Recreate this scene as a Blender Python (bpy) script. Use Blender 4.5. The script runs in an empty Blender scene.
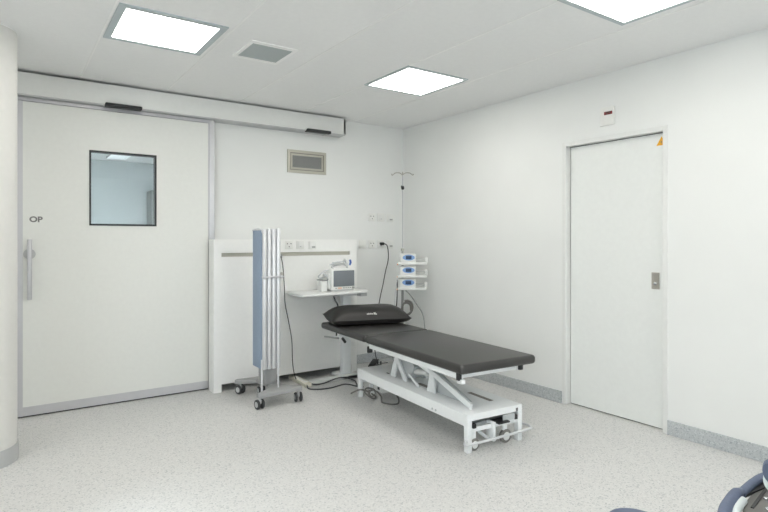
import bpy, bmesh, math
from mathutils import Vector, Matrix
R = math.radians
SC = bpy.context.scene
COL = SC.collection

# ---------------------------------------------------------------- camera
cam_d = bpy.data.cameras.new('camera')
cam = bpy.data.objects.new('camera', cam_d); COL.objects.link(cam)
cam.location = (0, 0, 1.35)
cam.rotation_euler = (R(90), 0, R(-34.77))
cam_d.sensor_width = 36.0
cam_d.lens = 547.0 / 768.0 * 36.0
cam_d.shift_y = -16.0 / 768.0
cam_d.clip_start = 0.05
SC.camera = cam

# ---------------------------------------------------------------- world, light, exposure
W = bpy.data.worlds.new('overcast_sky'); SC.world = W
W.use_nodes = True
wn = W.node_tree.nodes; wl = W.node_tree.links
bg = wn['Background']
tc = wn.new('ShaderNodeTexCoord'); sx = wn.new('ShaderNodeSeparateXYZ'); cr = wn.new('ShaderNodeValToRGB')
wl.new(tc.outputs['Generated'], sx.inputs[0]); wl.new(sx.outputs['Z'], cr.inputs[0]); wl.new(cr.outputs[0], bg.inputs[0])
cr.color_ramp.elements[0].position = 0.0; cr.color_ramp.elements[0].color = (0.62, 0.66, 0.68, 1)
cr.color_ramp.elements[1].position = 0.35; cr.color_ramp.elements[1].color = (0.84, 0.93, 1.0, 1)
bg.inputs[1].default_value = 3.5
SC.view_settings.view_transform = 'Standard'
SC.view_settings.look = 'None'
SC.view_settings.gamma = 1.0
SC.view_settings.use_curve_mapping = False
SC.view_settings.exposure = 1.08

XR, YB, ZC = 3.79, 5.07, 2.631      # right wall, back wall, ceiling
XL, YF = -3.2, -2.6                 # left wall, window wall behind the camera
OPENINGS = [(2.75, 3.65, 0.6, 2.4)]          # windows behind the camera
SIDE = [(-2.3, -0.5, 0.6, 2.4), (-0.2, 0.8, 0.6, 2.4)]   # windows in the left wall

def area(name, loc, rot, sx_, sy_, power=0, color=(1, 1, 1), portal=False):
    l = bpy.data.lights.new(name, 'AREA'); l.shape = 'RECTANGLE'; l.size = sx_; l.size_y = sy_
    l.energy = power; l.color = color
    if portal: l.cycles.is_portal = True
    o = bpy.data.objects.new(name, l); COL.objects.link(o); o.location = loc; o.rotation_euler = rot
    return o
for (a, b, c_, d_) in OPENINGS:
    area('daylight_portal', ((a + b) / 2, YF - 0.02, (c_ + d_) / 2), (R(90), 0, 0), b - a, d_ - c_, portal=True, power=1)

for (a, b, c_, d_) in SIDE:
    area('daylight_portal', (XL - 0.02, (a + b) / 2, (c_ + d_) / 2), (R(90), 0, R(-90)), b - a, d_ - c_, portal=True, power=1)

PANELS = [(0.81, 3.535), (2.735, 3.495), (2.715, 1.565), (0.81, 1.57), (-1.35, 3.535), (-1.35, 1.57), (0.81, -0.6), (2.72, -0.6), (-1.35, -0.6)]
LAMP_STRENGTH = 5.5

# ---------------------------------------------------------------- materials
def mat(name, color, rough=0.5, metal=0.0, emit=None, estr=0.0, noise=0.0, nscale=30.0, bump=0.0, coat=0.0, spec=None):
    m = bpy.data.materials.new(name); m.use_nodes = True
    nt = m.node_tree; p = nt.nodes['Principled BSDF']
    p.inputs['Base Color'].default_value = (*color, 1)
    p.inputs['Roughness'].default_value = rough; p.inputs['Metallic'].default_value = metal
    if coat: p.inputs['Coat Weight'].default_value = coat
    if spec is not None: p.inputs['Specular IOR Level'].default_value = spec
    if emit: p.inputs['Emission Color'].default_value = (*emit, 1); p.inputs['Emission Strength'].default_value = estr
    t = nt.nodes.new('ShaderNodeTexCoord'); n = nt.nodes.new('ShaderNodeTexNoise')
    n.inputs['Scale'].default_value = nscale; n.inputs['Detail'].default_value = 4
    nt.links.new(t.outputs['Object'], n.inputs['Vector'])
    r = nt.nodes.new('ShaderNodeValToRGB')
    k = noise if noise else 0.012
    r.color_ramp.elements[0].position = 0.3; r.color_ramp.elements[1].position = 0.7
    r.color_ramp.elements[0].color = (*[max(0, c * (1 - k)) for c in color], 1)
    r.color_ramp.elements[1].color = (*[min(1, c * (1 + k)) for c in color], 1)
    nt.links.new(n.outputs['Fac'], r.inputs[0]); nt.links.new(r.outputs[0], p.inputs['Base Color'])
    if bump:
        b = nt.nodes.new('ShaderNodeBump'); b.inputs['Strength'].default_value = bump; b.inputs['Distance'].default_value = 0.002
        nt.links.new(n.outputs['Fac'], b.inputs['Height']); nt.links.new(b.outputs[0], p.inputs['Normal'])
    return m

def speckle(name, base, dark, light, rough, scale=120.0, dens=0.16):
    m = bpy.data.materials.new(name); m.use_nodes = True
    nt = m.node_tree; p = nt.nodes['Principled BSDF']; L = nt.links
    t = nt.nodes.new('ShaderNodeTexCoord')
    wob = nt.nodes.new('ShaderNodeTexNoise'); wob.inputs['Scale'].default_value = 60
    L.new(t.outputs['Object'], wob.inputs['Vector'])
    add = nt.nodes.new('ShaderNodeVectorMath'); add.operation = 'MULTIPLY_ADD'
    add.inputs[1].default_value = (0.012, 0.012, 0.012)
    L.new(wob.outputs['Color'], add.inputs[0]); L.new(t.outputs['Object'], add.inputs[2])
    v = nt.nodes.new('ShaderNodeTexVoronoi'); v.inputs['Scale'].default_value = scale
    L.new(add.outputs[0], v.inputs['Vector'])
    s = nt.nodes.new('ShaderNodeSeparateColor'); L.new(v.outputs['Color'], s.inputs[0])
    r = nt.nodes.new('ShaderNodeValToRGB'); r.color_ramp.interpolation = 'CONSTANT'
    e = r.color_ramp.elements
    e[0].position = 0; e[0].color = (*dark, 1)
    e[1].position = dens; e[1].color = (*base, 1)
    x = e.new(1 - dens); x.color = (*light, 1)
    x = e.new(dens * 0.5); x.color = (*[(a + b) / 2 for a, b in zip(dark, base)], 1)
    L.new(s.outputs[0], r.inputs[0]); L.new(r.outputs[0], p.inputs['Base Color'])
    p.inputs['Roughness'].default_value = rough
    return m

M = {}
M['wall'] = mat('wall_paint', (0.845, 0.858, 0.84), 0.55, noise=0.01, nscale=3)
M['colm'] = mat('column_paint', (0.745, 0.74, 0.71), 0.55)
M['ceiling'] = mat('ceiling_board', (0.885, 0.89, 0.885), 0.8)
M['seam'] = mat('joint_white', (0.95, 0.95, 0.94), 0.6)
M['floor'] = speckle('speckled_vinyl', (0.655, 0.65, 0.635), (0.45, 0.46, 0.46), (0.71, 0.71, 0.695), 0.38, 150, 0.16)
M['skirt'] = speckle('skirting_vinyl', (0.50, 0.525, 0.535), (0.32, 0.36, 0.38), (0.58, 0.61, 0.62), 0.4, 150, 0.17)
M['door'] = mat('door_laminate', (0.80, 0.81, 0.775), 0.4)
M['door2'] = mat('door_laminate_white', (0.84, 0.86, 0.84), 0.35)
M['frame'] = mat('frame_paint', (0.80, 0.81, 0.79), 0.4)
M['alu'] = mat('anodised_aluminium', (0.60, 0.60, 0.62), 0.38, 0.55)
M['alul'] = mat('light_aluminium', (0.74, 0.75, 0.77), 0.32, 0.5)
M['steel'] = mat('brushed_steel', (0.48, 0.46, 0.42), 0.35, 0.8)
M['chrome'] = mat('polished_steel', (0.78, 0.79, 0.8), 0.18, 0.95)
M['white'] = mat('white_laminate', (0.915, 0.92, 0.90), 0.4)
M['whitem'] = mat('white_powdercoat', (0.86, 0.885, 0.89), 0.35)
M['whitep'] = mat('white_plastic', (0.82, 0.83, 0.81), 0.4)
M['cream'] = mat('cream_plastic', (0.80, 0.77, 0.66), 0.45)
M['socket'] = mat('socket_plastic', (0.83, 0.835, 0.805), 0.35)
M['grey'] = mat('grey_plastic', (0.36, 0.37, 0.36), 0.5)
M['lgrey'] = mat('light_grey_coat', (0.52, 0.53, 0.53), 0.4)
M['baseg'] = mat('grey_base_coat', (0.36, 0.365, 0.365), 0.5)
M['plate'] = mat('grey_sheet_steel', (0.55, 0.58, 0.59), 0.45, 0.2)
M['black'] = mat('black_plastic', (0.02, 0.021, 0.022), 0.45)
M['rubber'] = mat('dark_rubber', (0.05, 0.052, 0.055), 0.6)
M['tyre'] = mat('grey_tyre', (0.23, 0.225, 0.21), 0.6)
M['vinyl'] = mat('dark_vinyl', (0.021, 0.0195, 0.018), 0.37, noise=0.05, nscale=150, bump=0.08, spec=0.8)
M['pillowm'] = mat('pillow_vinyl', (0.016, 0.015, 0.014), 0.45, noise=0.06, nscale=90, bump=0.1)
M['blue'] = mat('blue_screen_cloth', (0.28, 0.36, 0.47), 0.6, noise=0.03, nscale=40)
M['navy'] = mat('navy_upholstery', (0.115, 0.145, 0.225), 0.55, noise=0.06, nscale=80, bump=0.1)
M['shell'] = mat('white_shell', (0.72, 0.78, 0.78), 0.3)
M['mech'] = mat('brown_grey_plastic', (0.17, 0.165, 0.155), 0.45)
M['lframe'] = mat('lamp_frame', (0.50, 0.56, 0.58), 0.45, 0.1)
M['lamp'] = mat('lamp_diffuser', (0.9, 0.9, 0.88), 0.5, emit=(1.0, 0.965, 0.91), estr=LAMP_STRENGTH)
M['lcd'] = mat('monitor_glass', (0.17, 0.19, 0.21), 0.12, coat=0.5)
M['pblue'] = mat('pump_blue', (0.20, 0.36, 0.66), 0.3)
M['plcd'] = mat('pump_display', (0.03, 0.06, 0.13), 0.15)
M['orange'] = mat('orange_plastic', (0.85, 0.42, 0.2), 0.5)
M['red'] = mat('red_indicator_glass', (0.20, 0.005, 0.01), 0.2)
M['dred'] = mat('dark_red_glass', (0.06, 0.01, 0.01), 0.2)
M['yellow'] = mat('warning_yellow', (0.85, 0.42, 0.01), 0.4)
M['dark'] = mat('charcoal_frame', (0.025, 0.028, 0.03), 0.4)
M['slit'] = mat('shadow_gap_seal', (0.06, 0.06, 0.06), 0.7)
M['vent'] = mat('grey_mesh', (0.47, 0.51, 0.51), 0.6)
M['champ'] = mat('champagne_metal', (0.50, 0.485, 0.42), 0.4, 0.4)
M['darkmesh'] = mat('dark_mesh', (0.17, 0.17, 0.165), 0.5)
M['print'] = mat('grey_print', (0.18, 0.18, 0.18), 0.6)
M['logo'] = mat('white_print', (0.55, 0.55, 0.53), 0.6)
M['corr'] = mat('corridor_paint', (0.62, 0.66, 0.67), 0.6)
M['clear'] = mat('clear_tube', (0.62, 0.64, 0.66), 0.25)
M['bluepl'] = mat('blue_plastic', (0.08, 0.16, 0.45), 0.3)
M['warm'] = mat('rubber_slot', (0.24, 0.22, 0.20), 0.6)

g = bpy.data.materials.new('tinted_pane'); g.use_nodes = True
gn = g.node_tree.nodes; gl = g.node_tree.links; gn.remove(gn['Principled BSDF'])
tr = gn.new('ShaderNodeBsdfTransparent'); tr.inputs[0].default_value = (0.86, 0.90, 0.91, 1)
gs = gn.new('ShaderNodeBsdfGlossy'); gs.inputs['Roughness'].default_value = 0.02
fr = gn.new('ShaderNodeFresnel'); fr.inputs['IOR'].default_value = 1.5
mx = gn.new('ShaderNodeMixShader')
gl.new(fr.outputs[0], mx.inputs[0]); gl.new(tr.outputs[0], mx.inputs[1]); gl.new(gs.outputs[0], mx.inputs[2])
gl.new(mx.outputs[0], gn['Material Output'].inputs[0])
M['glass'] = g

# ---------------------------------------------------------------- mesh builder
class G:
    def __init__(s): s.bm = bmesh.new()
    def _merge(s, b, mtx=None):
        if mtx is not None: b.transform(mtx)
        me = bpy.data.meshes.new('tmp'); b.to_mesh(me); b.free(); s.bm.from_mesh(me); bpy.data.meshes.remove(me)
    def box(s, x0, x1, y0, y1, z0, z1, bev=0.0, seg=2, mtx=None):
        b = bmesh.new(); bmesh.ops.create_cube(b, size=1)
        sx_, sy_, sz_ = abs(x1 - x0), abs(y1 - y0), abs(z1 - z0)
        for v in b.verts:
            v.co = Vector(((x0 + x1) / 2 + v.co.x * sx_, (y0 + y1) / 2 + v.co.y * sy_, (z0 + z1) / 2 + v.co.z * sz_))
        if bev:
            bev = min(bev, min(sx_, sy_, sz_) * 0.49)
            bmesh.ops.bevel(b, geom=b.edges[:], offset=bev, segments=seg, profile=0.5, affect='EDGES')
        s._merge(b, mtx); return s
    def bar(s, p0, p1, w, h, bev=0.0, up=(0, 0, 1)):
        """rectangular bar from p0 to p1, w across, h along 'up'"""
        p0, p1 = Vector(p0), Vector(p1); d = p1 - p0; L = d.length; z = d.normalized()
        x = Vector(up).cross(z)
        if x.length < 1e-4: x = Vector((1, 0, 0)).cross(z)
        x.normalize(); y = z.cross(x)
        m = Matrix((x, y, z)).transposed().to_4x4(); m.translation = p0
        return s.box(-w / 2, w / 2, -h / 2, h / 2, 0, L, bev, 2, m)
    def cyl(s, p0, p1, r, r2=None, n=20, bev=0.0):
        p0, p1 = Vector(p0), Vector(p1); d = p1 - p0
        b = bmesh.new()
        bmesh.ops.create_cone(b, cap_ends=True, segments=n, radius1=r, radius2=r if r2 is None else r2, depth=d.length)
        if bev:
            ed = [e for e in b.edges if abs(e.verts[0].co.z - e.verts[1].co.z) < 1e-6]
            bmesh.ops.bevel(b, geom=ed, offset=bev, segments=2, profile=0.5, affect='EDGES')
        q = Vector((0, 0, 1)).rotation_difference(d.normalized())
        m = Matrix.Translation((p0 + p1) / 2) @ q.to_matrix().to_4x4()
        s._merge(b, m); return s
    def tube(s, pts, r, n=8, smooth=6, sx_=1.0):
        P = [Vector(p) for p in pts]
        if smooth and len(P) > 2:
            Q = []
            for i in range(len(P) - 1):
                a = P[max(i - 1, 0)]; b_ = P[i]; c = P[i + 1]; d = P[min(i + 2, len(P) - 1)]
                for k in range(smooth):
                    t = k / smooth
                    Q.append(0.5 * ((2 * b_) + (c - a) * t + (2 * a - 5 * b_ + 4 * c - d) * t * t + (3 * b_ - a - 3 * c + d) * t ** 3))
            Q.append(P[-1]); P = Q
        bm = s.bm; prev = None; nrm = None
        for i, p in enumerate(P):
            t = (P[min(i + 1, len(P) - 1)] - P[max(i - 1, 0)]).normalized()
            if nrm is None:
                nrm = t.orthogonal().normalized() if abs(t.z) > 0.9 else Vector((0, 0, 1)).cross(t).normalized()
            nrm = (nrm - t * nrm.dot(t)).normalized(); bn = t.cross(nrm)
            rr = r[min(i, len(r) - 1)] if isinstance(r, (list, tuple)) else r
            ring = [bm.verts.new(p + nrm * math.cos(2 * math.pi * k / n) * rr * sx_ + bn * math.sin(2 * math.pi * k / n) * rr) for k in range(n)]
            if prev:
                for k in range(n): bm.faces.new((prev[k], prev[(k + 1) % n], ring[(k + 1) % n], ring[k]))
            else: bm.faces.new(ring[::-1])
            prev = ring
        bm.faces.new(prev); return s
    def prism(s, poly, z0, z1, axis='z', bev=0.0):
        b = bmesh.new()
        def mp(u, v, w): return {'z': (u, v, w), 'x': (w, u, v), 'y': (u, w, v)}[axis]
        lo = [b.verts.new(mp(u, v, z0)) for u, v in poly]; hi = [b.verts.new(mp(u, v, z1)) for u, v in poly]
        b.faces.new(lo); b.faces.new(hi)
        n = len(poly)
        for i in range(n): b.faces.new((lo[i], lo[(i + 1) % n], hi[(i + 1) % n], hi[i]))
        bmesh.ops.recalc_face_normals(b, faces=b.faces[:])
        if bev: bmesh.ops.bevel(b, geom=b.edges[:], offset=bev, segments=2, profile=0.5, affect='EDGES')
        s._merge(b); return s
    def ball(s, c, r, sc=(1, 1, 1), u=20, v=12):
        b = bmesh.new(); bmesh.ops.create_uvsphere(b, u_segments=u, v_segments=v, radius=r)
        m = Matrix.Translation(Vector(c)) @ Matrix.Diagonal((*sc, 1))
        s._merge(b, m); return s
    def build(s, name, m, parent=None, label=None, smooth=True, loc=None, kind=None):
        bmesh.ops.recalc_face_normals(s.bm, faces=s.bm.faces[:])
        me = bpy.data.meshes.new(name)
        s.bm.to_mesh(me); s.bm.free()
        if smooth:
            for p in me.polygons: p.use_smooth = True
            try: me.set_sharp_from_angle(angle=R(35))
            except Exception: pass
        me.materials.append(M[m] if isinstance(m, str) else m)
        o = bpy.data.objects.new(name, me); COL.objects.link(o)
        if parent: o.parent = parent
        if loc: o.location = loc
        if label: o['label'] = label
        if kind: o['kind'] = kind
        return o

def thing(name, label, cat, loc=(0, 0, 0), rotz=0, group=None):
    o = bpy.data.objects.new(name, None); o.empty_display_size = 0.1; COL.objects.link(o)
    o.location = loc; o.rotation_euler = (0, 0, rotz)
    o['label'] = label; o['category'] = cat
    if group: o['group'] = group
    return o
def tag(o, label, cat, group=None):
    o['label'] = label; o['category'] = cat
    if group: o['group'] = group
    return o
def dup(root, loc, rotz, label, group=None):
    r = root.copy(); COL.objects.link(r); r.location = loc; r.rotation_euler = (0, 0, rotz); r['label'] = label
    if group: r['group'] = group
    for ch in list(root.children):
        c = ch.copy(); COL.objects.link(c); c.parent = r
        for gch in ch.children:
            d = gch.copy(); COL.objects.link(d); d.parent = c
    return r
def struct(o): o['kind'] = 'structure'; return o
def text_mesh(name, body, size, m, mtx, parent=None, extrude=0.0006, offset=0.0):
    cu = bpy.data.curves.new('txt', 'FONT'); cu.body = body; cu.size = size; cu.extrude = extrude; cu.offset = offset
    to = bpy.data.objects.new('txt', cu); COL.objects.link(to)
    dg = bpy.context.evaluated_depsgraph_get(); dg.update()
    me = bpy.data.meshes.new_from_object(to.evaluated_get(dg)); bpy.data.objects.remove(to)
    me.transform(mtx); me.materials.clear(); me.materials.append(M[m]); me.name = name
    o = bpy.data.objects.new(name, me); COL.objects.link(o)
    if parent: o.parent = parent
    return o

# ================================================================= ROOM
struct(G().box(XL - .12, XR + .3, YF - .2, YB, -0.1, 0).build('floor', 'floor', smooth=False))
# ceiling: boards with raised joint strips
c = struct(G().box(XL - .12, XR + .3, YF - .2, YB + .12, ZC, ZC + .1).build('ceiling', 'ceiling', smooth=False))
s = G()
x = 0.497 - 0.65 * 5
while x < XR - .1:
    if x > XL: s.box(x - .005, x + .005, YF, YB, ZC - .0025, ZC)
    x += 0.65
s.build('joint_strip', 'seam', c, smooth=False)
# walls
s = G(); TH = .3
dy0, dy1, dz = 2.033, 2.835, 2.115
s.box(XR, XR + TH, YF, dy0 - .01, 0, ZC); s.box(XR, XR + TH, dy1 + .01, YB + .12, 0, ZC); s.box(XR, XR + TH, dy0 - .01, dy1 + .01, dz + .01, ZC)
s.box(XR + .12, XR + TH, dy0 - .01, dy1 + .01, 0, dz + .01)
struct(s.build('wall_right', 'wall', smooth=False))
s = G()
s.box(XL, .3, YB, YB + .12, 0, ZC); s.box(1.35, XR, YB, YB + .12, 0, ZC); s.box(.3, 1.35, YB, YB + .12, 2.3, ZC)
struct(s.build('wall_back', 'wall', smooth=False))
s = G(); ys = YF - .12
for (a, b, c_, d_) in SIDE:
    s.box(XL - .12, XL, ys, a, 0, ZC); s.box(XL - .12, XL, a, b, 0, c_); s.box(XL - .12, XL, a, b, d_, ZC); ys = b
s.box(XL - .12, XL, ys, YB + .12, 0, ZC)
struct(s.build('wall_left', 'wall', smooth=False))
for i, (a, b, c_, d_) in enumerate(SIDE):
    w = G()
    for (y0, y1, z0, z1) in ((a, b, c_, c_ + .05), (a, b, d_ - .05, d_), (a, a + .05, c_, d_), (b - .05, b, c_, d_)):
        w.box(XL - .1, XL - .04, y0, y1, z0, z1)
    struct(w.build('window_%d' % (i + 5), 'frame', smooth=False))
s = G()
xs = XL
for (a, b, c_, d_) in OPENINGS:
    s.box(xs, a, YF - .12, YF, 0, ZC); s.box(a, b, YF - .12, YF, 0, c_); s.box(a, b, YF - .12, YF, d_, ZC); xs = b
s.box(xs, XR, YF - .12, YF, 0, ZC)
struct(s.build('wall_front', 'wall', smooth=False))
for i, (a, b, c_, d_) in enumerate(OPENINGS):
    w = G()
    for (x0, x1, z0, z1) in ((a, b, c_, c_ + .05), (a, b, d_ - .05, d_), (a, a + .05, c_, d_), (b - .05, b, c_, d_), ((a + b) / 2 - .03, (a + b) / 2 + .03, c_, d_)):
        w.box(x0, x1, YF - .1, YF - .04, z0, z1)
    struct(w.build('window_%d' % (i + 2), 'frame', smooth=False))
# ground outside the windows (what the sky light falls on)
# baseboards
s = G(); s.box(XR - .012, XR, YF, 1.998, 0, .1, .003); s.box(XR - .012, XR, 2.877, YB, 0, .1, .003)
struct(s.build('baseboard_right', 'skirt', smooth=False))
struct(G().box(1.6, XR - .012, YB - .012, YB, 0, .1, .003).build('baseboard_back', 'skirt', smooth=False))
# round column on the left
cx, cy, cr_ = -0.132, 4.114, 0.20
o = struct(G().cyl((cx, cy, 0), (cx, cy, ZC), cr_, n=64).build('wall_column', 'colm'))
G().cyl((cx, cy, 0), (cx, cy, .1), cr_ + .006, n=64).build('baseboard_column', 'lgrey', o)
G().cyl((cx, cy, ZC - .006), (cx, cy, ZC), cr_ + .004, n=64).build('ceiling_ring', 'seam', o)

# room beyond the sliding door
struct(G().box(-2.5, 4.2, YB, 9.9, -.1, 0).build('floor_corridor', 'floor', smooth=False))
struct(G().box(-2.5, 4.2, YB + .12, 9.9, ZC, ZC + .1).build('ceiling_corridor', 'ceiling', smooth=False))
s = G(); s.box(-2.5, 4.2, 9.8, 9.9, 0, ZC); s.box(-2.6, -2.5, YB + .12, 9.9, 0, ZC); s.box(4.2, 4.3, YB + .12, 9.9, 0, ZC)
struct(s.build('wall_corridor', 'corr', smooth=False))
lampc = mat('corridor_diffuser', (0.9, 0.9, 0.9), emit=(0.95, 0.98, 1.0), estr=30.0)
lampf = mat('far_diffuser', (0.9, 0.9, 0.9), emit=(0.95, 0.98, 1.0), estr=0.3)
def corridor_light(px, py, label, k=1.0):
    t = thing('ceiling_light', label, 'ceiling light', (px, py, ZC), 0, 'lights of the room beyond')
    G().box(-.62 * k, .62 * k, -.32, .32, -.03, -.002).build('frame', 'alu', t, smooth=False)
    G().box(-.6 * k, .6 * k, -.3, .3, -.034, -.03).build('diffuser', lampc if k == 1.0 else lampf, t, smooth=False)
corridor_light(1.42, 9.0, 'light panel near the far wall of the room seen through the door window', .22)
corridor_light(1.0, 6.4, 'light panel of the adjoining room just behind the sliding door')
t = thing('reflection_box', 'dark tall box standing in for a reflection at the right of the door window', 'reflection stand-in', (2.05, 9.5, 0))  # added box whose dark edge imitates a reflection in the door window
G().box(-.11, .11, -.2, .2, 0, 2.15, .01).build('body', 'grey', t)
G().box(-.1, .1, -.215, -.2, .05, 2.0, .004).build('door', 'grey', t)

# ================================================================= SLIDING DOOR
d1 = bpy.data.objects.new('door_1', None); COL.objects.link(d1); d1.location = (0, 4.97, 0); struct(d1)
wx0, wx1, wz0, wz1 = .566, 1.069, 1.471, 2.071
lx0, lx1, lz0, lz1 = -.1, 1.515, .012, 2.405
s = G()
s.box(lx0, wx0, 0, .045, lz0, lz1); s.box(wx1, lx1, 0, .045, lz0, lz1); s.box(wx0, wx1, 0, .045, lz0, wz0); s.box(wx0, wx1, 0, .045, wz1, lz1)
s.build('leaf', 'door', d1, smooth=False)
G().box(.075, .115, -.006, .0, lz0, lz1).build('edge_profile', 'alu', d1, smooth=False)
G().box(.115, lx1, -.004, .0, lz0, .08).build('kick_strip', 'alu', d1, smooth=False)
G().box(.0, lx1, .005, .04, .001, lz0).build('bottom_seal', 'slit', d1, smooth=False)
s = G(); f = .011
s.box(wx0 - .004, wx1 + .004, -.006, .05, wz0 - .004, wz0 + f); s.box(wx0 - .004, wx1 + .004, -.006, .05, wz1 - f, wz1 + .004)
s.box(wx0 - .004, wx0 + .009, -.006, .05, wz0, wz1); s.box(wx1 - .009, wx1 + .004, -.006, .05, wz0, wz1)
wf = s.build('window_frame', 'dark', d1, smooth=False)
G().box(wx0 + .01, wx1 - .01, .02, .024, wz0 + .01, wz1 - .01).build('pane', 'glass', wf, smooth=False)
h = G().cyl((.157, -.05, .898), (.157, -.05, 1.355), .0155, n=20, bev=.003).build('handle', 'alu', d1)
G().cyl((.157, -.012, 1.243), (.157, 0, 1.243), .040, n=32, bev=.003).cyl((.157, -.05, 1.243), (.157, -.012, 1.243), .012).build('handle_rose', 'lgrey', h)
G().cyl((.157, -.05, .94), (.157, 0, .94), .01).build('handle_fixing', 'alu', h)
text_mesh('lettering', 'OP', .058, 'print', Matrix.Translation((.157, -.0012, 1.489)) @ Matrix.Rotation(R(90), 4, 'X') @ Matrix.Diagonal((1.1, 1, 1, 1)), d1, offset=.0022)
# frame profile round the door
s = G(); s.box(1.528, 1.578, 4.985, YB, 0, 2.42, .003); s.box(-.1, 1.578, 4.985, YB, 2.412, 2.44, .003)
s.box(1.512, 1.53, 4.992, 5.03, 0, 2.42)
struct(s.build('trim_1', 'alu', smooth=False))
# operator housing
op = t = thing('door_operator', 'long white sliding door operator box under the ceiling above the door', 'door operator', (0, 4.91, 2.44))
s = G().box(-.1, 2.926, 0, .16, .008, .171, .004)
s.build('housing', 'frame', t)
G().box(-.1, 2.92, .012, .155, 0, .008).build('underside', 'lgrey', t, smooth=False)
G().box(2.90, 2.928, .0, .155, .004, .168, .002).build('end_cap', 'whitep', t)
G().box(2.70, 2.90, .02, .1, -.012, .0, .003).build('outlet', 'lgrey', t)
def sensor(x0, x1, lab):
    w = (x1 - x0) / 2; m_ = (x1 + x0) / 2
    h_ = G().box(m_ - w, m_ + w, -.027, .045, -.010, .02, .009, 3).build('motion_sensor', 'black', op, lab)
    G().box(m_ - w * .8, m_ + w * .8, -.0285, -.023, -.004, .01, .003).build('lens', 'dark', h_)
sensor(.668, .946, 'black sensor bar under the operator box above the door window')
sensor(2.47, 2.74, 'black sensor bar near the right end of the operator box')

# ================================================================= RIGHT DOOR
d2 = bpy.data.objects.new('door_2', None); COL.objects.link(d2); d2.location = (XR, dy0, 0); struct(d2)
w = dy1 - dy0
G().box(.05, .09, .006, w - .006, .008, dz - .004, .002).build('leaf', 'door2', d2, smooth=False)
s = G(); s.box(-.006, .1, w, w + .037, 0, dz + .035, .003); s.box(-.006, .1, -.036, 0, 0, dz + .035, .003); s.box(-.006, .1, 0, w, dz, dz + .035, .003)
s.build('door_frame', 'frame', d2, smooth=False)
s = G(); s.box(.07, .1, w - .005, w - .001, 0.01, dz - .01); s.box(.07, .1, 0.001, .006, 0.01, dz - .01); s.box(.046, .1, 0.001, w - .001, dz - .005, dz - .001); s.box(.06, .1, 0.001, w - .001, 0.001, .008)
s.build('shadow_gap', 'slit', d2, smooth=False)
# flush pull
hy = 2.112 - dy0
s = G(); hz0, hz1 = .998, 1.117
s.box(.044, .05, hy - .028, hy - .019, hz0, hz1); s.box(.044, .05, hy + .019, hy + .028, hz0, hz1)
s.box(.044, .05, hy - .02, hy + .02, hz0, hz0 + .01); s.box(.044, .05, hy - .02, hy + .02, hz1 - .01, hz1)
hd = s.build('flush_handle', 'steel', d2, smooth=False)
G().box(.047, .05, hy - .02, hy + .02, hz0 + .01, hz1 - .01).build('recess', 'steel', hd, smooth=False)
G().cyl((.04, hy, hz0 + .04), (.048, hy, hz0 + .04), .012, n=20, bev=.002).build('lock', 'chrome', hd)
# warning triangle
def tri(cy_, cz, r_, x0, x1):
    return [(cy_ + r_ * math.cos(R(90 + 120 * k)), cz + r_ * math.sin(R(90 + 120 * k))) for k in range(3)]
tc_y, tc_z = 2.070 - dy0, 2.045
st = G().prism(tri(tc_y, tc_z, .042, 0, 0), .0488, .0498, 'x').build('warning_sticker', 'yellow', d2, 'yellow warning triangle', smooth=False)
G().prism([(tc_y + .006, tc_z + .018), (tc_y - .004, tc_z + .002), (tc_y + .001, tc_z + .002), (tc_y - .004, tc_z - .014), (tc_y + .008, tc_z + .005), (tc_y + .002, tc_z + .005)], .0482, .049, 'x').build('bolt_symbol', 'print', st, smooth=False)
# call indicator
t = thing('signal_lamp', 'small white wall plate with dark red indicator above the white door', 'indicator', (XR, 2.458, 2.295))
G().box(-.012, 0, -.06, .06, -.07, .07, .003).build('plate', 'socket', t)
G().box(-.02, -.012, -.045, .022, .010, .034, .003).build('lens', 'red', t)
G().box(-.0208, -.02, -.036, .006, .015, .029).build('display', 'dred', t, smooth=False)

# ================================================================= CEILING FITTINGS
def panel_light(px, py, label, bw=.035, w=.6, group=None):
    t = thing('ceiling_light', label, 'ceiling light', (px, py, ZC), 0, group)
    h_ = w / 2; s = G()
    s.box(-h_, h_, -h_, -h_ + bw, -.008, 0); s.box(-h_, h_, h_ - bw, h_, -.008, 0)
    s.box(-h_, -h_ + bw, -h_ + bw, h_ - bw, -.008, 0); s.box(h_ - bw, h_, -h_ + bw, h_ - bw, -.008, 0)
    s.build('frame', 'lframe', t, smooth=False)
    G().box(-h_ + bw, h_ - bw, -h_ + bw, h_ - bw, -.005, 0).build('diffuser', 'lamp', t, smooth=False)
LAB = ['square light panel in the ceiling left of the vent, above the sliding door', 'square light panel in the ceiling nearest the back corner',
       'square light panel at the top edge of the view near the right wall']
for i, (px, py) in enumerate(PANELS[:3]):
    panel_light(px, py, LAB[i], bw=(.042, .026, .034)[i])
for (px, py) in PANELS[3:]:
    panel_light(px, py, 'square ceiling light panel outside the view', bw=.03, group='ceiling light panels behind the camera')
t = thing('ceiling_vent', 'square grey ceiling vent with a white frame beside the left light panel', 'vent', (1.465, 3.54, ZC))
s = G(); s.box(-.165, .165, -.185, -.145, -.006, 0); s.box(-.165, .165, .145, .185, -.006, 0); s.box(-.165, -.14, -.145, .145, -.006, 0); s.box(.14, .165, -.145, .145, -.006, 0)
s.build('frame', 'seam', t, smooth=False)
G().box(-.14, .14, -.145, .145, -.003, 0).build('mesh', 'vent', t, smooth=False)
s = G()
for k in range(14): s.box(-.14, .14, -.14 + k * .0208, -.132 + k * .0208, -.005, -.003)
s.build('louvre', 'vent', t, smooth=False)

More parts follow.
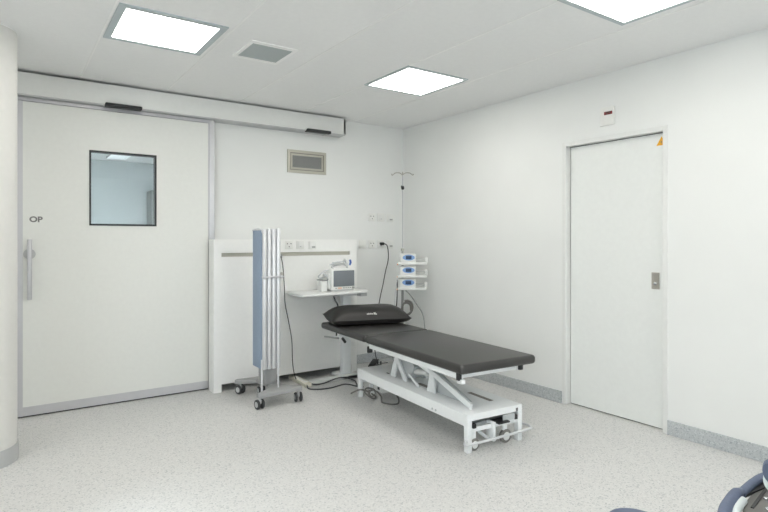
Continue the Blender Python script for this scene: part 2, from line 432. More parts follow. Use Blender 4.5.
# ================================================================= BACK WALL FITTINGS
t = thing('wall_grille', 'rectangular beige metal air grille on the back wall under the operator box', 'vent', (2.553, YB, 2.147))
def ring(s, w_, h_, b_, y0, y1):
    s.box(-w_, w_, y0, y1, -h_, -h_ + b_); s.box(-w_, w_, y0, y1, h_ - b_, h_)
    s.box(-w_, -w_ + b_, y0, y1, -h_ + b_, h_ - b_); s.box(w_ - b_, w_, y0, y1, -h_ + b_, h_ - b_); return s
ring(G(), .219, .115, .028, -.014, 0).build('outer_frame', 'champ', t, smooth=False)
G().box(-.195, .195, -.003, 0, -.09, .09).build('gap', 'mech', t, smooth=False)
ring(G(), .184, .08, .019, -.012, -.003).build('inner_frame', 'champ', t, smooth=False)
G().box(-.166, .166, -.006, -.003, -.062, .062).build('mesh', 'darkmesh', t, smooth=False)
s = G()
for k in range(16): s.box(-.166, .166, -.009, -.006, -.06 + k * .0078, -.057 + k * .0078)
s.build('slat', 'grey', t, smooth=False)

# head wall unit
HX0, HX1, HY = 1.512, 2.99, 4.80
t = thing('headwall_panel', 'white floor standing service panel with a horizontal rail slot beside the sliding door', 'panel', (0, HY, 0))
s = G()
s.box(HX0, HX1, .03, .145, .07, 1.355); s.box(1.60, HX1, .145, YB - HY - .012, .1, 1.355)
s.box(HX0, HX1, 0, .03, .07, 1.198); s.box(HX0, HX1, 0, .03, 1.235, 1.355)
s.box(HX0, 1.58, 0, .03, 1.198, 1.235); s.box(2.91, HX1, 0, .03, 1.198, 1.235)
s.build('panel', 'white', t, smooth=False)
for (a, b) in ((HX0, 1.58), (2.925, HX1)): G().box(a, b, 0, .145, 0, .07).build('leg', 'white', t, smooth=False)
G().box(1.58, 2.91, .018, .03, 1.2, 1.233).build('rail', 'champ', t, smooth=False)

def socket(px, py, pz, kind, lab, w_=.085):
    nm = {'socket': 'wall_socket', 'switch': 'light_switch', 'data': 'data_outlet', 'blank': 'blank_plate'}[kind]
    t = thing(nm, lab, {'socket': 'socket', 'switch': 'switch', 'data': 'outlet', 'blank': 'wall plate'}[kind], (px, py, pz))
    h_ = w_ / 2
    G().box(-h_, h_, -.007, 0, -h_, h_, .002).build('plate', 'socket', t)
    if kind == 'socket':
        G().cyl((0, -.009, 0), (0, -.005, 0), w_ * .38, n=24).build('insert', 'socket', t)
        for k, (u, v) in enumerate(((-.018, .012), (.018, .012), (0, -.016))): G().cyl((u, -.0098, v), (u, -.0085, v), .0058, n=10).build('pin_hole', 'print', t)
    elif kind == 'switch':
        G().box(-.024, .024, -.012, -.006, -.03, .03, .002).build('rocker', 'whitep', t)
        G().box(-.008, .008, -.0128, -.011, -.02, -.012).build('marker', 'lgrey', t)
    elif kind == 'data':
        G().box(-.03, .03, -.010, -.006, -.03, .03, .002).build('insert', 'whitep', t)
        G().box(-.008, .03, -.0115, -.009, -.024, -.010).build('port', 'grey', t)
    else:
        G().box(-.034, .034, -.009, -.006, -.034, .034, .002).build('cover', 'socket', t)
socket(2.228, HY, 1.303, 'socket', 'three pin socket on the service panel beside the folded screen', .078)
socket(2.345, HY, 1.303, 'switch', 'middle fitting of the three on the service panel', .078)
socket(2.476, HY, 1.298, 'data', 'data outlet with dark port on the service panel above the monitor', .078)
socket(3.355, YB, 1.602, 'socket', 'socket at the left of the upper row on the wall by the drip stand', .09)
socket(3.475, YB, 1.602, 'switch', 'middle plate of the upper wall row by the drip stand', .09)
socket(3.60, YB, 1.598, 'data', 'data outlet at the right of the upper wall row', .09)
socket(3.23, YB, 1.302, 'blank', 'blank plate at the left of the lower wall row beside the panel', .09)
socket(3.355, YB, 1.302, 'socket', 'empty socket of the lower wall row', .09)
socket(3.475, YB, 1.302, 'socket', 'lower row wall socket with a black plug in it', .09)
socket(3.60, YB, 1.298, 'data', 'data outlet at the right of the lower wall row', .09)

# cables on the back wall
t = thing('power_cable', 'black mains cable hanging from the lower wall socket behind the pillow', 'cable', (3.475, YB - .01, 1.302))
G().box(-.022, .016, -.045, 0, -.010, .022, .007).build('plug', 'black', t)
G().tube([(.0, -.04, .01), (.035, -.06, -.01), (.05, -.065, -.08), (.045, -.07, -.18), (.01, -.07, -.30), (-.03, -.08, -.44), (-.07, -.09, -.56), (-.10, -.1, -.66), (-.14, -.1, -.85), (-.16, -.1, -1.05), (-.14, -.13, -1.27), (-.05, -.2, -1.284)], .0052).build('cord', 'rubber', t)
t = thing('power_cable', 'thin black cable hanging down the service panel behind the folded screen', 'cable', (2.13, HY, 1.2))
G().box(-.02, .02, -.03, -.001, -.02, .02, .006).build('plug', 'grey', t)
G().tube([(0, -.03, 0), (.012, -.05, -.08), (.03, -.05, -.3), (.04, -.045, -.45), (.075, -.045, -.62), (.105, -.05, -.8), (.11, -.06, -1.02), (.13, -.08, -1.155), (.16, -.1, -1.166)], .0045).build('cord', 'rubber', t)

# ================================================================= MONITOR CART
DX, DY, DZ = 2.20, 4.40, .862
t = thing('monitor_desk', 'white shelf desk on a column standing against the service panel', 'desk', (2.76, 4.64, 0))
def P(x_, y_): return (x_ - 2.76, y_ - 4.64)
pl = [P(2.195, 4.795), P(2.175, 4.62), P(2.17, 4.42), P(2.185, 4.403), P(2.80, 4.42), P(2.90, 4.45), P(2.935, 4.52), P(2.935, 4.795)]
G().prism(pl, .84, .864, 'z', .004).build('tabletop', 'whitep', t)
G().box(-.045, .045, -.03, .03, .03, .835, .004).build('column', 'whitem', t)
G().box(-.12, .14, -.09, .1, .81, .84, .004).build('bracket', 'whitem', t)
G().box(.07, .145, -.17, -.095, .805, .84, .006).build('control_box', 'lgrey', t)
G().box(-.42, .1, -.09, -.01, 0, .036, .006).build('foot', 'whitep', t)
G().box(-.08, .10, -.09, .14, 0, .04, .006).build('base', 'whitep', t)

# patient monitor
t = thing('patient_monitor', 'white patient monitor with dark grey screen on the white desk', 'monitor', (2.655, 4.5, .864))
G().prism([(0, .014), (.185, .03), (.175, .175), (.03, .218), (0, .205)], -.130, .130, 'x', .006).build('housing', 'whitep', t)
G().box(-.12, .12, .01, .15, 0, .016, .003).build('foot', 'lgrey', t)
G().box(-.109, .118, -.006, .004, .045, .196, .003).build('screen', 'lcd', t)
for k, x_ in enumerate((-.09, -.005, .02, .045, .07)): G().box(x_, x_ + .016, -.004, .002, .026, .034, .001).build('button', 'grey', t)
G().box(-.06, -.02, -.004, .002, .026, .034, .001).build('alarm_button', 'orange', t)
G().cyl((.105, -.010, .03), (.105, .002, .03), .011, n=20).build('rotary_knob', 'grey', t)
s = G().tube([(-.10, .03, .208), (-.095, .045, .236), (-.02, .06, .252), (.05, .05, .248), (.062, .03, .208)], .011, n=10)
s.build('carrying_handle', 'lgrey', t)
s = G(); s.box(-.142, -.128, .03, .15, .03, .17, .003).build('connector_panel', 'whitep', t)
for k in range(3): G().cyl((-.150, .05 + k * .03, .115 - k * .02), (-.14, .05 + k * .03, .115 - k * .02), .009, n=12).build('connector', 'mech', t)
# side holder of the monitor
t = thing('sensor_box', 'small white box with looped leads on the desk at the left of the monitor', 'box', (2.480, 4.6, .864))
G().box(-.030, .030, -.05, .05, 0, .10, .008).build('housing', 'whitep', t)
G().box(-.032, .032, -.055, .055, .10, .112, .003).build('lid', 'grey', t)
s = G().tube([(.04, -.02, .03), (.02, -.06, .14), (-.03, -.05, .17), (-.05, -.02, .14), (-.02, .0, .125), (.03, -.03, .15), (.055, -.02, .18)], .005)
s.tube([(-.05, -.02, .13), (-.055, -.03, .15), (-.01, -.05, .19), (.05, -.03, .2)], .005).build('lead', 'clear', t)
# cuff and leads on top of the monitor
t = thing('blood_pressure_cuff', 'grey cuff with coiled leads and blue end lying on top of the monitor', 'cuff', (2.62, 4.56, 1.112))
G().ball((0, 0, .004), .05, (1.7, .7, .24)).build('cuff', 'lgrey', t)
s = G().tube([(-.09, -.01, 0), (-.03, -.05, .03), (.04, -.03, .03), (.09, 0, .03), (.1, .02, .0), (.03, .04, .02), (-.04, .02, .02)], .006).build('lead', 'clear', t)
s = G().tube([(.12, -.01, -.01), (.105, -.02, .03), (.09, 0, .05), (.09, .03, .03), (.105, .02, -.005)], .011, n=10).build('sensor_ring', 'whitep', t)
s = G().tube([(.125, -.03, .045), (.135, -.025, .02), (.125, -.02, -.005)], .010, n=10).build('finger_sensor', 'bluepl', t)
t = thing('cable', 'short black cable hanging under the desk behind the pillow', 'cable', (2.635, 4.655, .765))
G().tube([(0, 0, .038), (.005, -.02, -.0), (.03, -.03, -.06), (.035, -.02, -.2), (.03, 0, -.35)], .007).build('cord', 'rubber', t)

# ================================================================= FOLDED SCREEN
t = thing('folding_screen', 'folded blue and silver privacy screen on a grey wheeled base', 'privacy screen', (1.853, 4.41, 0))
fx0, fy0 = 1.735 - 1.86, 4.25 - 4.41
G().box(fx0, fx0 + .012, fy0 + .01, fy0 + .19, .29, 1.43, .004).build('screen_panel', 'blue', t, 'blue panel face')
pn = .0405
for k in range(4):
    xa = fx0 + .012 + k * pn
    zt = 1.428 + (0, .008, .004, .012)[k]
    p = G().box(xa, xa + pn - .006, fy0 + .01, fy0 + .19, .295, zt, .006).build('screen_panel', 'blue', t)
    # rounded silver closing profile facing the room
    G().cyl((xa + pn / 2 - .003, fy0 + .004, .285), (xa + pn / 2 - .003, fy0 + .004, zt + .006), .0185, n=24, bev=.003).build('edge_profile', 'alul', p)
G().tube([(fx0, fy0 + .19, 1.432), (fx0 + .005, fy0 + .1, 1.443), (fx0 + .008, fy0 + .03, 1.436), (fx0 + .012, fy0 - .006, 1.40)], .006).build('top_rail', 'alul', t)
G().box(fx0, fx0 + .17, fy0 + .02, fy0 + .18, 1.43, 1.443, .004).build('top_plate', 'alul', t)
G().tube([(fx0 + .01, fy0 - .018, 1.40), (fx0 + .012, fy0 - .05, 1.32), (fx0 + .012, fy0 - .06, 1.22), (fx0 + .01, fy0 - .045, 1.12), (fx0 + .01, fy0 - .014, 1.05)], .005).build('bow_handle', 'whitep', t)
s = G().box(fx0 - .002, fx0 + .175, fy0 - .022, fy0 - .014, 1.035, 1.055, .002)
s.cyl((fx0 + .172, fy0 - .03, 1.045), (fx0 + .172, fy0 + .005, 1.045), .013, n=16).build('clamp_bar', 'alu', t)
G().cyl((fx0 + .185, fy0 + .01, 1.05), (fx0 + .185, fy0 + .01, 1.08), .012, n=12).build('clamp_knob', 'steel', t)
for (xx, yy, z0, z1) in ((fx0 + .0, fy0 - .012, .04, .37), (fx0 + .145, fy0 - .008, .115, .40)):
    G().cyl((xx, yy, z0), (xx, yy, z1), .0085, n=14).build('post', 'alul', t)
# base: two curved arms joined by a waist
def arc_plate():
    pts = []
    A = [(-.20, -.275), (.19, -.265)]
    front = [(-.195, -.285), (.195, -.262), (.20, -.225)]
    right = [(.115, -.14), (.075, -.03), (.085, .08), (.13, .17), (.2, .23), (.195, .265)]
    back = [(-.17, .29), (-.20, .265)]
    left = [(-.16, .225), (-.04, .17), (-.005, .09), (-.005, .0), (-.035, -.1), (-.10, -.18), (-.20, -.245)]
    return front + right + back + left
G().prism(arc_plate(), .092, .125, 'z', .004).build('base', 'baseg', t)
G().box(-.05, .07, -.04, .10, .12, .29, .015).build('support_block', 'baseg', t)
def castor(px, py, rz, parent, r=.03, gap=.012):
    cst = G()
    m = Matrix.Translation((px, py, 0)) @ Matrix.Rotation(rz, 4, 'Z')
    b = G()
    for sgn in (-1, 1): b.cyl((sgn * (gap + .009) - .008, 0, r), (sgn * (gap + .009) + .008, 0, r), r, n=28, bev=.004)
    b.bm.transform(m); wo = b.build('castor', 'rubber', parent)
    b = G()
    for sgn in (-1, 1): b.cyl((sgn * (gap + .018), 0, r), (sgn * (gap + .0185), 0, r), r * .6, n=20)
    b.cyl((0, .0, r), (0, .0, r * 2 + .01), gap * .9, n=14); b.box(-gap * .8, gap * .8, -.018, .02, r * 1.1, r * 2.05, .006)
    b.bm.transform(m); b.build('fork', 'lgrey', wo)
    return wo
castor(-.15, .26, R(25), t, .039); castor(-.178, -.255, R(10), t, .039); castor(.168, -.24, R(-10), t, .039); castor(.17, .245, R(20), t, .036); castor(-.0, .15, R(0), t, .034)

# power strip and floor leads
a_ = math.atan2(4.52 - 4.88, 2.27 - 2.32)
t = thing('power_strip', 'cream power strip lying on the floor behind the screen base', 'power strip', (2.295, 4.70, 0), R(-2))
G().box(-.034, .034, -.19, .19, 0, .038, .007).build('housing', 'cream', t)
for k in range(5): G().cyl((0, -.13 + k * .055, .036), (0, -.13 + k * .055, .0395), .02, n=20).build('outlet', 'whitep', t)
G().box(-.014, .014, .15, .175, .036, .042, .002).build('rocker', 'grey', t)
o = G().tube([(2.33, 4.54, .02), (2.39, 4.535, .007), (2.47, 4.54, .006), (2.60, 4.53, .034), (2.69, 4.52, .03), (2.75, 4.46, .008), (2.72, 4.38, .006), (2.66, 4.25, .006)], .006).build('floor_cable', 'rubber')
tag(o, 'dark cable running straight along the desk foot to the bed', 'cable')
o = G().tube([(2.27, 4.50, .02), (2.26, 4.44, .007), (2.33, 4.38, .006), (2.43, 4.36, .006), (2.52, 4.38, .006), (2.60, 4.40, .006), (2.64, 4.36, .006), (2.66, 4.28, .006), (2.70, 4.22, .006)], .006).build('floor_cable', 'rubber')
tag(o, 'dark cable curving over the floor from the power strip to the bed', 'cable')

# ================================================================= TREATMENT BED
bed = thing('treatment_bed', 'white height adjustable treatment bed with dark grey upholstery', 'bed', (2.707, 3.516, 0), R(-4))
ZT = .575
def cushion(x0, x1, y0, y1, z0, z1, r=.022):
    s = G().box(x0, x1, y0, y1, z0, z1, r, 4); return s
cushion(-.325, .318, -1.05, .19, ZT - .06, ZT).build('mattress', 'vinyl', bed)
s = cushion(-.325, .318, .20, 1.05, ZT - .06, ZT)
hs = s.build('head_section', 'vinyl', bed)
G().box(-.30, .31, .185, .205, ZT - .05, ZT - .012).build('hinge_gap', 'black', bed)
# under-frame
s = G()
for sx_ in (-.285, .21): s.bar((sx_, -1.0, .494), (sx_, .16, .494), .03, .038, .003)
s.box(-.285, .21, -.985, -.955, .478, .512, .003)
s.box(-.285, .21, .13, .16, .478, .512, .003)
s.build('upper_frame', 'whitem', bed)
s = G()
for sx_ in (-1, 1): s.box(sx_ * .2 - .015, sx_ * .2 + .015, .16, .95, .488, .514, .003)
s.box(-.2, .2, .9, .93, .488, .514, .003)
s.build('head_frame', 'whitem', bed)
G().box(-.31, -.268, .155, .178, .438, .49, .004).build('end_cap', 'black', bed)
G().box(-.31, -.285, -1.005, -.975, .47, .518, .004).build('end_cap', 'black', bed)
G().box(.195, .225, -1.02, -1.0, .48, .514, .003).build('end_cap', 'black', bed)
s = G().box(-.300, -.27, -1.02, -.975, .45, .478, .003).build('frame_bracket', 'whitem', bed)
# head release lever
lv = G().cyl((-.31, .99, .445), (-.31, .70, .475), .008, n=12).build('release_lever', 'grey', bed)
G().tube([(-.305, .72, .50), (-.305, .66, .485), (-.305, .61, .475)], .008).build('lever_link', 'whitem', lv)
G().cyl((-.305, .63, .485), (-.305, .575, .458), .012, n=12, bev=.003).build('lever_grip', 'black', lv)
# base
BX, BY0, BY1, BZ = .235, -1.0, .48, .243
s = G()
hole = [(-.09, -.05, -.74, -.53), (.09, .125, -.84, -.60), (-.085, -.045, -.40, -.20)]
s.box(-BX, BX, BY0, BY1, BZ - .006, BZ, .0015)
s.box(-BX, -BX + .03, BY0, BY1, BZ - .078, BZ - .005); s.box(BX - .03, BX, BY0, BY1, BZ - .078, BZ - .005)
s.box(-BX + .03, BX - .03, BY0, BY0 + .02, BZ - .042, BZ - .005); s.box(-BX + .03, BX - .03, BY1 - .02, BY1, BZ - .042, BZ - .005)
s.box(-BX + .02, BX - .02, BY0 + .01, BY0 + .035, .125, .152)
s.box(-BX + .02, BX - .02, BY1 - .035, BY1 - .01, .125, .152)
s.build('base_frame', 'whitem', bed)
for (a, b, c_, d_) in hole: G().box(a, b, c_, d_, BZ, BZ + .0012).build('slot', 'warm', bed, smooth=False)
G().box(-.11, -.095, .17, .21, BZ, BZ + .0012).build('slot', 'black', bed, smooth=False)
for (lx, ly) in ((-BX + .0175, BY0 + .02), (BX - .0175, BY0 + .02), (-BX + .0175, BY1 - .02), (BX - .0175, BY1 - .02)):
    G().box(lx - .018, lx + .018, ly - .0205, ly + .0185, .0, BZ - .007, .003).build('leg', 'whitem', bed)
for lx in (-BX + .056, BX - .056):
    G().box(lx - .012, lx + .012, BY0 - .004, BY0 + .02, .150, .18, .002).build('black_cap', 'black', bed)
G().box(.06, .165, BY0 - .003, BY0, .155, .195).build('rating_plate', 'plate', bed, 'grey rating label plate')
G().box(.178, .195, BY0 - .003, BY0, .205, .225).build('warning_label', 'print', bed)
for k in (-.62, -.66): G().cyl((-BX - .003, k, .185), (-BX, k, .185), .007, n=12).build('bolt', 'plate', bed)
G().box(-.19, .19, BY0 + .06, BY1 - .06, .14, .158).build('inner_tray', 'plate', bed)
# wheels with hubs
def wheel(px, py, r):
    w_ = G().cyl((px - .0, py - .012, r), (px, py + .012, r), r, n=32, bev=.005)
    wo = w_.build('castor', 'tyre', bed)
    G().cyl((px, py - .016, r), (px, py - .012, r), r * .60, n=28, bev=.002).build('hub', 'whitep', wo)
    G().box(px - .022, px + .012, py - .008, py + .008, r, r * 2 + .045, .003).build('fork', 'whitem', wo)
wheel(-.165, -.975, .040); wheel(.105, -.975, .046)
wheel(-.14, .40, .036); wheel(.13, .40, .036)
G().tube([(-.235, -.98, .075), (-.275, -1.02, .075), (-.255, -1.05, .078), (0, -1.055, .083), (.24, -1.05, .086), (.285, -1.03, .086), (.30, -.98, .088), (.275, -.94, .088), (.245, -.95, .088)], .0085).build('brake_bar', 'alul', bed)
pd = G().box(-.0, .10, -1.03, -.94, .150, .162, .005).build('brake_pedal', 'black', bed)
s = G(); s.box(-.03, -.008, -1.01, -.94, .04, .165, .004); s.box(.01, .09, -.95, -.92, .11, .15, .003)
s.build('pedal_bracket', 'whitem', pd)
G().bar((-.13, -.97, .12), (-.03, -.98, .045), .012, .02, .002).build('linkage', 'plate', bed)
# scissor lift
def tri_plate(x0, x1, pts, nm, m): return G().prism(pts, x0, x1, 'x', .002).build(nm, m, bed)
for sx_ in (-.11, .08):
    G().prism([(.125, BZ), (.06, BZ), (.03, .36), (-.065, BZ), (-.115, BZ), (.015, .41), (.06, .41)], sx_ - .008, sx_ + .008, 'x').build('lift_bracket', 'whitem', bed, smooth=False)
G().prism([(.02, .42), (-.13, .43), (-.19, .37), (-.14, .28), (-.07, .25)], -.095, .05, 'x').build('lift_housing', 'plate', bed, smooth=False)
G().bar((-.13, -.17, .318), (-.13, -.30, .25), .016, .018, .003).build('strut', 'whitem', bed)
G().cyl((-.06, -.16, .325), (-.06, -.33, .352), .024, n=24, bev=.004).build('actuator_motor', 'whitep', bed)
G().cyl((-.06, -.33, .352), (-.06, -.46, .37), .012, n=16).build('actuator_rod', 'chrome', bed)
for sx_ in (-.15,):
    G().bar((sx_, -.20, .465), (sx_, -.47, .40), .012, .035, .003).build('lift_arm', 'whitem', bed)
    G().bar((sx_ + .005, -.44, .415), (sx_ + .005, -.93, .262), .016, .042, .004).build('lift_arm', 'whitem', bed)
    G().prism([(-.40, BZ), (-.50, BZ), (-.475, .40), (-.44, .40)], sx_ + .03 - .006, sx_ + .03 + .006, 'x').build('lift_bracket', 'whitem', bed, smooth=False)
G().box(-.145, .15, -.475, -.455, .385, .405).build('cross_tube', 'whitem', bed)
G().prism([(-.47, .41), (-.60, .36), (-.86, .27), (-.80, BZ), (-.47, BZ)], -.09, -.08, 'x').build('gusset', 'plate', bed, smooth=False)
# mains lead coiled at the head-end castor
t = thing('mains_lead', 'grey mains lead looped round the rear castor under the bed', 'cable', (2.60, 3.90, 0))
s = G().tube([(-.13, .16, .02), (-.10, .06, .07), (-.03, .03, .045), (.0, -.03, .015), (-.06, -.07, .02), (-.10, -.02, .06), (-.06, .02, .085), (.0, -.01, .07), (.02, -.08, .03), (.0, -.12, .006), (-.03, -.18, .006), (.0, -.26, .006), (.06, -.27, .006), (.10, -.22, .03), (.10, -.16, .075)], .0068)
s.build('cord', 'mech', t)
G().cyl((.10, -.16, .07), (.10, -.15, .10), .015, n=14, bev=.003).build('plug', 'black', t)
cb = G().box(-.13, -.02, .24, .38, .066, .139, .006).build('control_unit', 'whitep', bed)
G().box(-.135, -.13, .28, .31, .086, .116, .002).build('socket', 'black', cb)

# ================================================================= PILLOW
def pillow():
    nu, nv = 40, 26; LX, LY, TH_ = .375, .225, .088
    bm = bmesh.new(); grid = {}
    def pos(u, v, sgn):
        # superellipse outline with pinched corners
        px = LX * u * (1 - .05 * (1 - abs(v)) * 0); py = LY * v
        px *= 1 - .03 * (1 - v * v); py *= 1 - .06 * (1 - u * u)
        t_ = (max(0, 1 - abs(u) ** 6.5) ** .75) * (max(0, 1 - abs(v) ** 3.0) ** .7)
        wr = .004 * math.sin(9 * u + 4 * v) * math.cos(6 * v) * (1 - u * u) * (1 - v * v)
        z = (.112 * t_ if sgn > 0 else -.056 * t_ ** .45) + (wr if sgn > 0 else 0)
        return px, py, max(z + .016 * abs(u) ** 3 * abs(v) ** 2 * (1 if v > 0 else .2), -.050) 
    for sgn in (1, -1):
        for i in range(nu + 1):
            for j in range(nv + 1):
                u = -1 + 2 * i / nu; v = -1 + 2 * j / nv
                edge = i in (0, nu) or j in (0, nv)
                if sgn < 0 and edge: grid[(sgn, i, j)] = grid[(1, i, j)]; continue
                grid[(sgn, i, j)] = bm.verts.new(pos(u, v, sgn))
        for i in range(nu):
            for j in range(nv):
                q = [grid[(sgn, i, j)], grid[(sgn, i + 1, j)], grid[(sgn, i + 1, j + 1)], grid[(sgn, i, j + 1)]]
                try: bm.faces.new(q if sgn > 0 else q[::-1])
                except Exception: pass
    s = G(); s.bm.free(); s.bm = bm; return s
ZP = ZT + .0505
t = thing('pillow', 'black vinyl pillow with a small pale logo on the head of the bed', 'pillow', (2.806, 4.335, ZP), R(-17))
p = pillow().build('cushion', 'pillowm', t)
# small unreadable pale logo on the front face
lm = Matrix.Translation((.0, -.197, .052)) @ Matrix.Rotation(R(55), 4, 'X')
s = G()
for k, (a, w_) in enumerate(((-.05, .010), (-.037, .008), (-.027, .010), (-.015, .008), (-.004, .012))): s.box(a, a + w_, -.004, .006 + (k % 2) * .004, 0, .0012)
s.box(.014, .034, -.006, .014, 0, .0014, .0004); s.box(.030, .044, -.008, .002, 0, .0014, .0004)
s.bm.transform(lm); s.build('logo', 'logo', t, smooth=False)

# ================================================================= DRIP STAND AND PUMPS
PX, PY = 3.505, 4.70
t = thing('iv_stand', 'tall slim drip stand with hooks in the back corner holding three pumps', 'drip stand', (PX, PY, 0))
G().cyl((0, 0, .06), (0, 0, 1.25), .0125, n=16).build('lower_pole', 'grey', t)
G().cyl((0, 0, 1.25), (0, 0, 2.045), .0062, n=14).build('upper_pole', 'alu', t)
G().cyl((0, 0, 1.235), (0, 0, 1.26), .018, n=16).build('collar', 'steel', t)
G().cyl((-.012, -.02, 1.90), (.012, .02, 1.925), .017, n=16, bev=.003).build('clamp_knob', 'black', t)
for k in range(4):
    a = R(-35 + 90 * k); ca, sa = math.cos(a), math.sin(a)
    G().tube([(0, 0, 2.045), (.03 * ca, .03 * sa, 2.068), (.075 * ca, .075 * sa, 2.068), (.10 * ca, .10 * sa, 2.05), (.113 * ca, .113 * sa, 2.045), (.116 * ca, .116 * sa, 2.058)], .0045).build('hook', 'steel', t)
G().cyl((0, 0, .06), (0, 0, .10), .035, n=20, bev=.004).build('hub', 'lgrey', t)
for k in range(5):
    a = R(145 + 72 * k); ca, sa = math.cos(a), math.sin(a)
    G().bar((0, 0, .08), (.25 * ca, .25 * sa, .07), .024, .02, .003).build('leg', 'lgrey', t)
    castor(.25 * ca, .25 * sa, a, t, .026, .008)
yaw = R(-34.77)
pump = thing('syringe_pump', 'white syringe pump with blue display, top of the three on the drip stand', 'pump', (PX + .018, PY - .067, 1.087), yaw, 'syringe pumps on the drip stand')
G().box(-.085, .085, -.06, .055, 0.02, .118, .010, 3).build('housing', 'whitep', pump)
G().prism([(.008 + .064 * math.cos(R(k * 20)) * (abs(math.cos(R(k * 20))) ** -.0), .030 * math.sin(R(k * 20)) + .078) for k in range(18)], -.064, -.059, 'y').build('bezel', 'pblue', pump)
G().box(-.022, .038, -.0655, -.063, .060, .096, .004).build('display', 'plcd', pump)
G().box(-.105, .195, -.085, .03, .0, .026, .008).build('syringe_tray', 'whitep', pump)
s = G().tube([(.085, -.03, .066), (.178, -.03, .066), (.180, -.03, .064), (.180, -.03, .042), (.178, -.03, .040), (.085, -.03, .040)], .004, smooth=0).build('plunger_rail', 'lgrey', pump)
G().box(.180, .208, -.055, .0, .020, .082, .008).build('plunger_head', 'whitep', pump)
G().box(-.115, -.09, -.07, -.055, .0, .014, .002).build('indicator', 'orange', pump)
G().box(-.03, .0, .055, .075, .03, .09, .004).build('pole_clamp', 'grey', pump)
dup(pump, (PX + .010, PY - .075, .955), yaw, 'white syringe pump with blue display, middle one of the three')
dup(pump, (PX + .007, PY - .075, .825), yaw, 'white syringe pump with blue display, lowest one above the hanging leads')
o = G().tube([(3.42, 4.68, .93), (3.405, 4.66, .84), (3.40, 4.66, .70), (3.39, 4.68, .5), (3.40, 4.7, .2), (3.42, 4.72, .012)], .006).build('pump_cable', 'rubber')
tag(o, 'short black cable hanging at the left of the pump pole', 'cable')
o = G().tube([(3.50, 4.64, .815), (3.54, 4.60, .76), (3.60, 4.57, .66), (3.66, 4.55, .56), (3.69, 4.55, .40), (3.69, 4.58, .2), (3.67, 4.62, .012)], .006).build('pump_cable', 'grey')
tag(o, 'dark cable falling in an arc from the lowest pump towards the right wall', 'cable')
o = G().tube([(3.485, 4.64, .70), (3.52, 4.62, .705), (3.55, 4.60, .68), (3.56, 4.60, .62), (3.53, 4.61, .57), (3.48, 4.63, .56), (3.455, 4.64, .61), (3.47, 4.64, .67), (3.51, 4.63, .685), (3.545, 4.615, .66), (3.55, 4.61, .60)], .012).build('coiled_cable', 'mech')
tag(o, 'thick dark cable coiled on the drip stand pole behind the pillow', 'cable')
o = G().tube([(3.39, 4.62, .99), (3.36, 4.6, .93), (3.335, 4.6, .8), (3.345, 4.62, .64), (3.37, 4.65, .5)], .003).build('infusion_tube', 'clear')
tag(o, 'thin clear tube looping down left of the pumps', 'tube')
# foot switch seen under the head of the bed
t = thing('foot_switch', 'black foot switch on the floor behind the head of the bed', 'foot switch', (3.20, 4.78, 0), R(20))
G().box(-.06, .06, -.05, .05, 0, .04, .012).build('housing', 'black', t)
G().bar((-.05, 0, .045), (.05, .02, .085), .07, .012, .004).build('pedal', 'black', t)

# ================================================================= NAVY CHAIR AT THE LOWER RIGHT
OX, OY = 1.95, .42
ch = thing('examination_chair', 'navy upholstered examination chair with white shell, cut off at lower right', 'chair', (OX, OY, 0))
def L(x_, y_, z_): return (x_ - OX, y_ - OY, z_)
lobeA = [L(1.45, .50, .53), L(1.50, .60, .57), L(1.56, .67, .592), L(1.633, .703, .60), L(1.713, .722, .60), L(1.77, .732, .60), L(1.82, .735, .598)]
G().tube(lobeA, [.017] * 32 + [.015, .013, .011, .009, .007], n=20).build('leg_pad', 'navy', ch)
sh = [L(1.46, .48, .53), L(1.52, .585, .568), L(1.59, .655, .588), L(1.665, .69, .595), L(1.72, .703, .595), L(1.765, .712, .592)]
G().tube(sh, .012, n=16).build('shell_rim', 'shell', ch)
lobeB = [L(1.80, .732, .594), L(1.85, .735, .598), L(1.91, .738, .600), L(1.97, .738, .60), L(2.05, .72, .60), L(2.13, .68, .60), L(2.22, .58, .59)]
G().tube(lobeB, .0125, n=20).build('seat_rim', 'navy', ch)
G().prism([(1.48 - OX, .30 - OY), (1.55 - OX, .57 - OY), (1.63 - OX, .66 - OY), (1.72 - OX, .695 - OY), (1.80 - OX, .715 - OY), (1.90 - OX, .73 - OY), (1.98 - OX, .73 - OY), (2.12 - OX, .66 - OY), (2.3 - OX, .30 - OY), (2.3 - OX, .1 - OY), (1.5 - OX, .1 - OY)], .49, .588, 'z', .008).build('seat_shell', 'mech', ch)
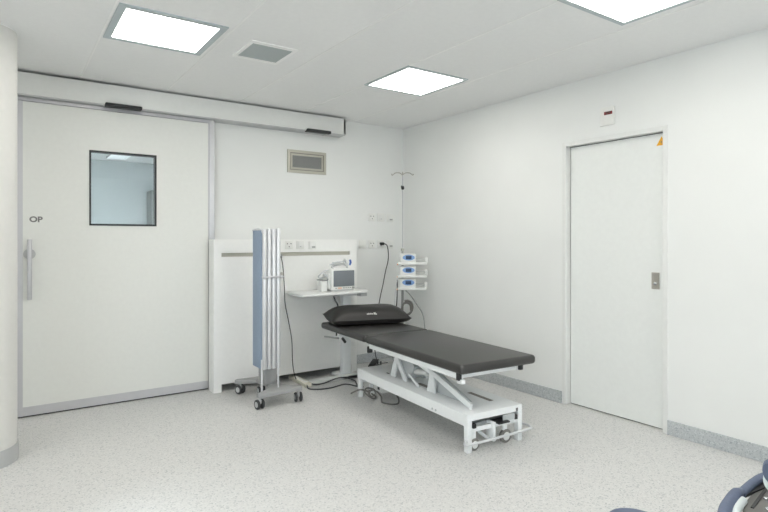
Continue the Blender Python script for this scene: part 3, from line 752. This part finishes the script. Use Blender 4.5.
G().prism([(1.80 - OX, .722 - OY), (1.90 - OX, .736 - OY), (1.98 - OX, .738 - OY), (2.06 - OX, .715 - OY), (2.04 - OX, .70 - OY), (1.96 - OX, .705 - OY), (1.90 - OX, .713 - OY)], .585, .593, 'z').build('painted_shadow', 'black', ch)  # thin black sheet standing in for the shade under the seat rim
G().bar(L(1.745, .680, .589), L(1.96, .715, .589), .008, .004).build('slot', 'black', ch)
G().bar(L(1.72, .60, .589), L(1.95, .64, .589), .010, .004).build('slot', 'black', ch)
for (a, b) in ((1.838, .680), (1.77, .650), (1.90, .66)):
    G().cyl(L(a, b, .586), L(a, b, .594), .007, n=14, bev=.002).build('bolt', 'chrome', ch)
G().box(1.62 - OX, 2.2 - OX, .0 - OY, .42 - OY, .585, .65, .03, 4).build('seat_pad', 'navy', ch)
G().box(1.66 - OX, 2.16 - OX, -.16 - OY, -.06 - OY, .64, 1.12, .045, 4).build('backrest', 'navy', ch)
G().box(1.70 - OX, 2.12 - OX, -.06 - OY, -.0 - OY, .53, .66, .01).build('back_bracket', 'mech', ch)
ar = G().tube([L(1.800, .655, .68), L(1.90, .60, .685), L(1.99, .50, .69), L(2.06, .38, .69), L(2.1, .25, .69)], [.028, .040] + [.043] * 20 + [.036, .02], n=20).build('armrest', 'navy', ch)
G().tube([L(1.803, .655, .655), L(1.90, .60, .655), L(1.99, .50, .66), L(2.06, .38, .66), L(2.1, .25, .66)], [.028, .038] + [.041] * 20 + [.03], n=20).build('armrest_shell', 'shell', ar)
G().cyl(L(2.04, .42, .54), L(2.04, .42, .66), .02).build('armrest_post', 'lgrey', ar)
fp = G().cyl(L(1.581, .931, .462), L(1.581, .931, .50), .085, n=48, bev=.017).build('foot_pad', 'navy', ch)
G().tube([L(1.581, .925, .455), L(1.58, .80, .44), L(1.60, .65, .43), L(1.68, .5, .46), L(1.75, .4, .50)], .014, n=12).build('foot_pad_arm', 'lgrey', fp)
G().cyl(L(1.9, .3, .08), L(1.9, .3, .48), .045, n=28).build('column', 'lgrey', ch)
G().box(1.62 - OX, 2.18 - OX, .02 - OY, .56 - OY, .0, .09, .03, 3).build('base', 'shell', ch)
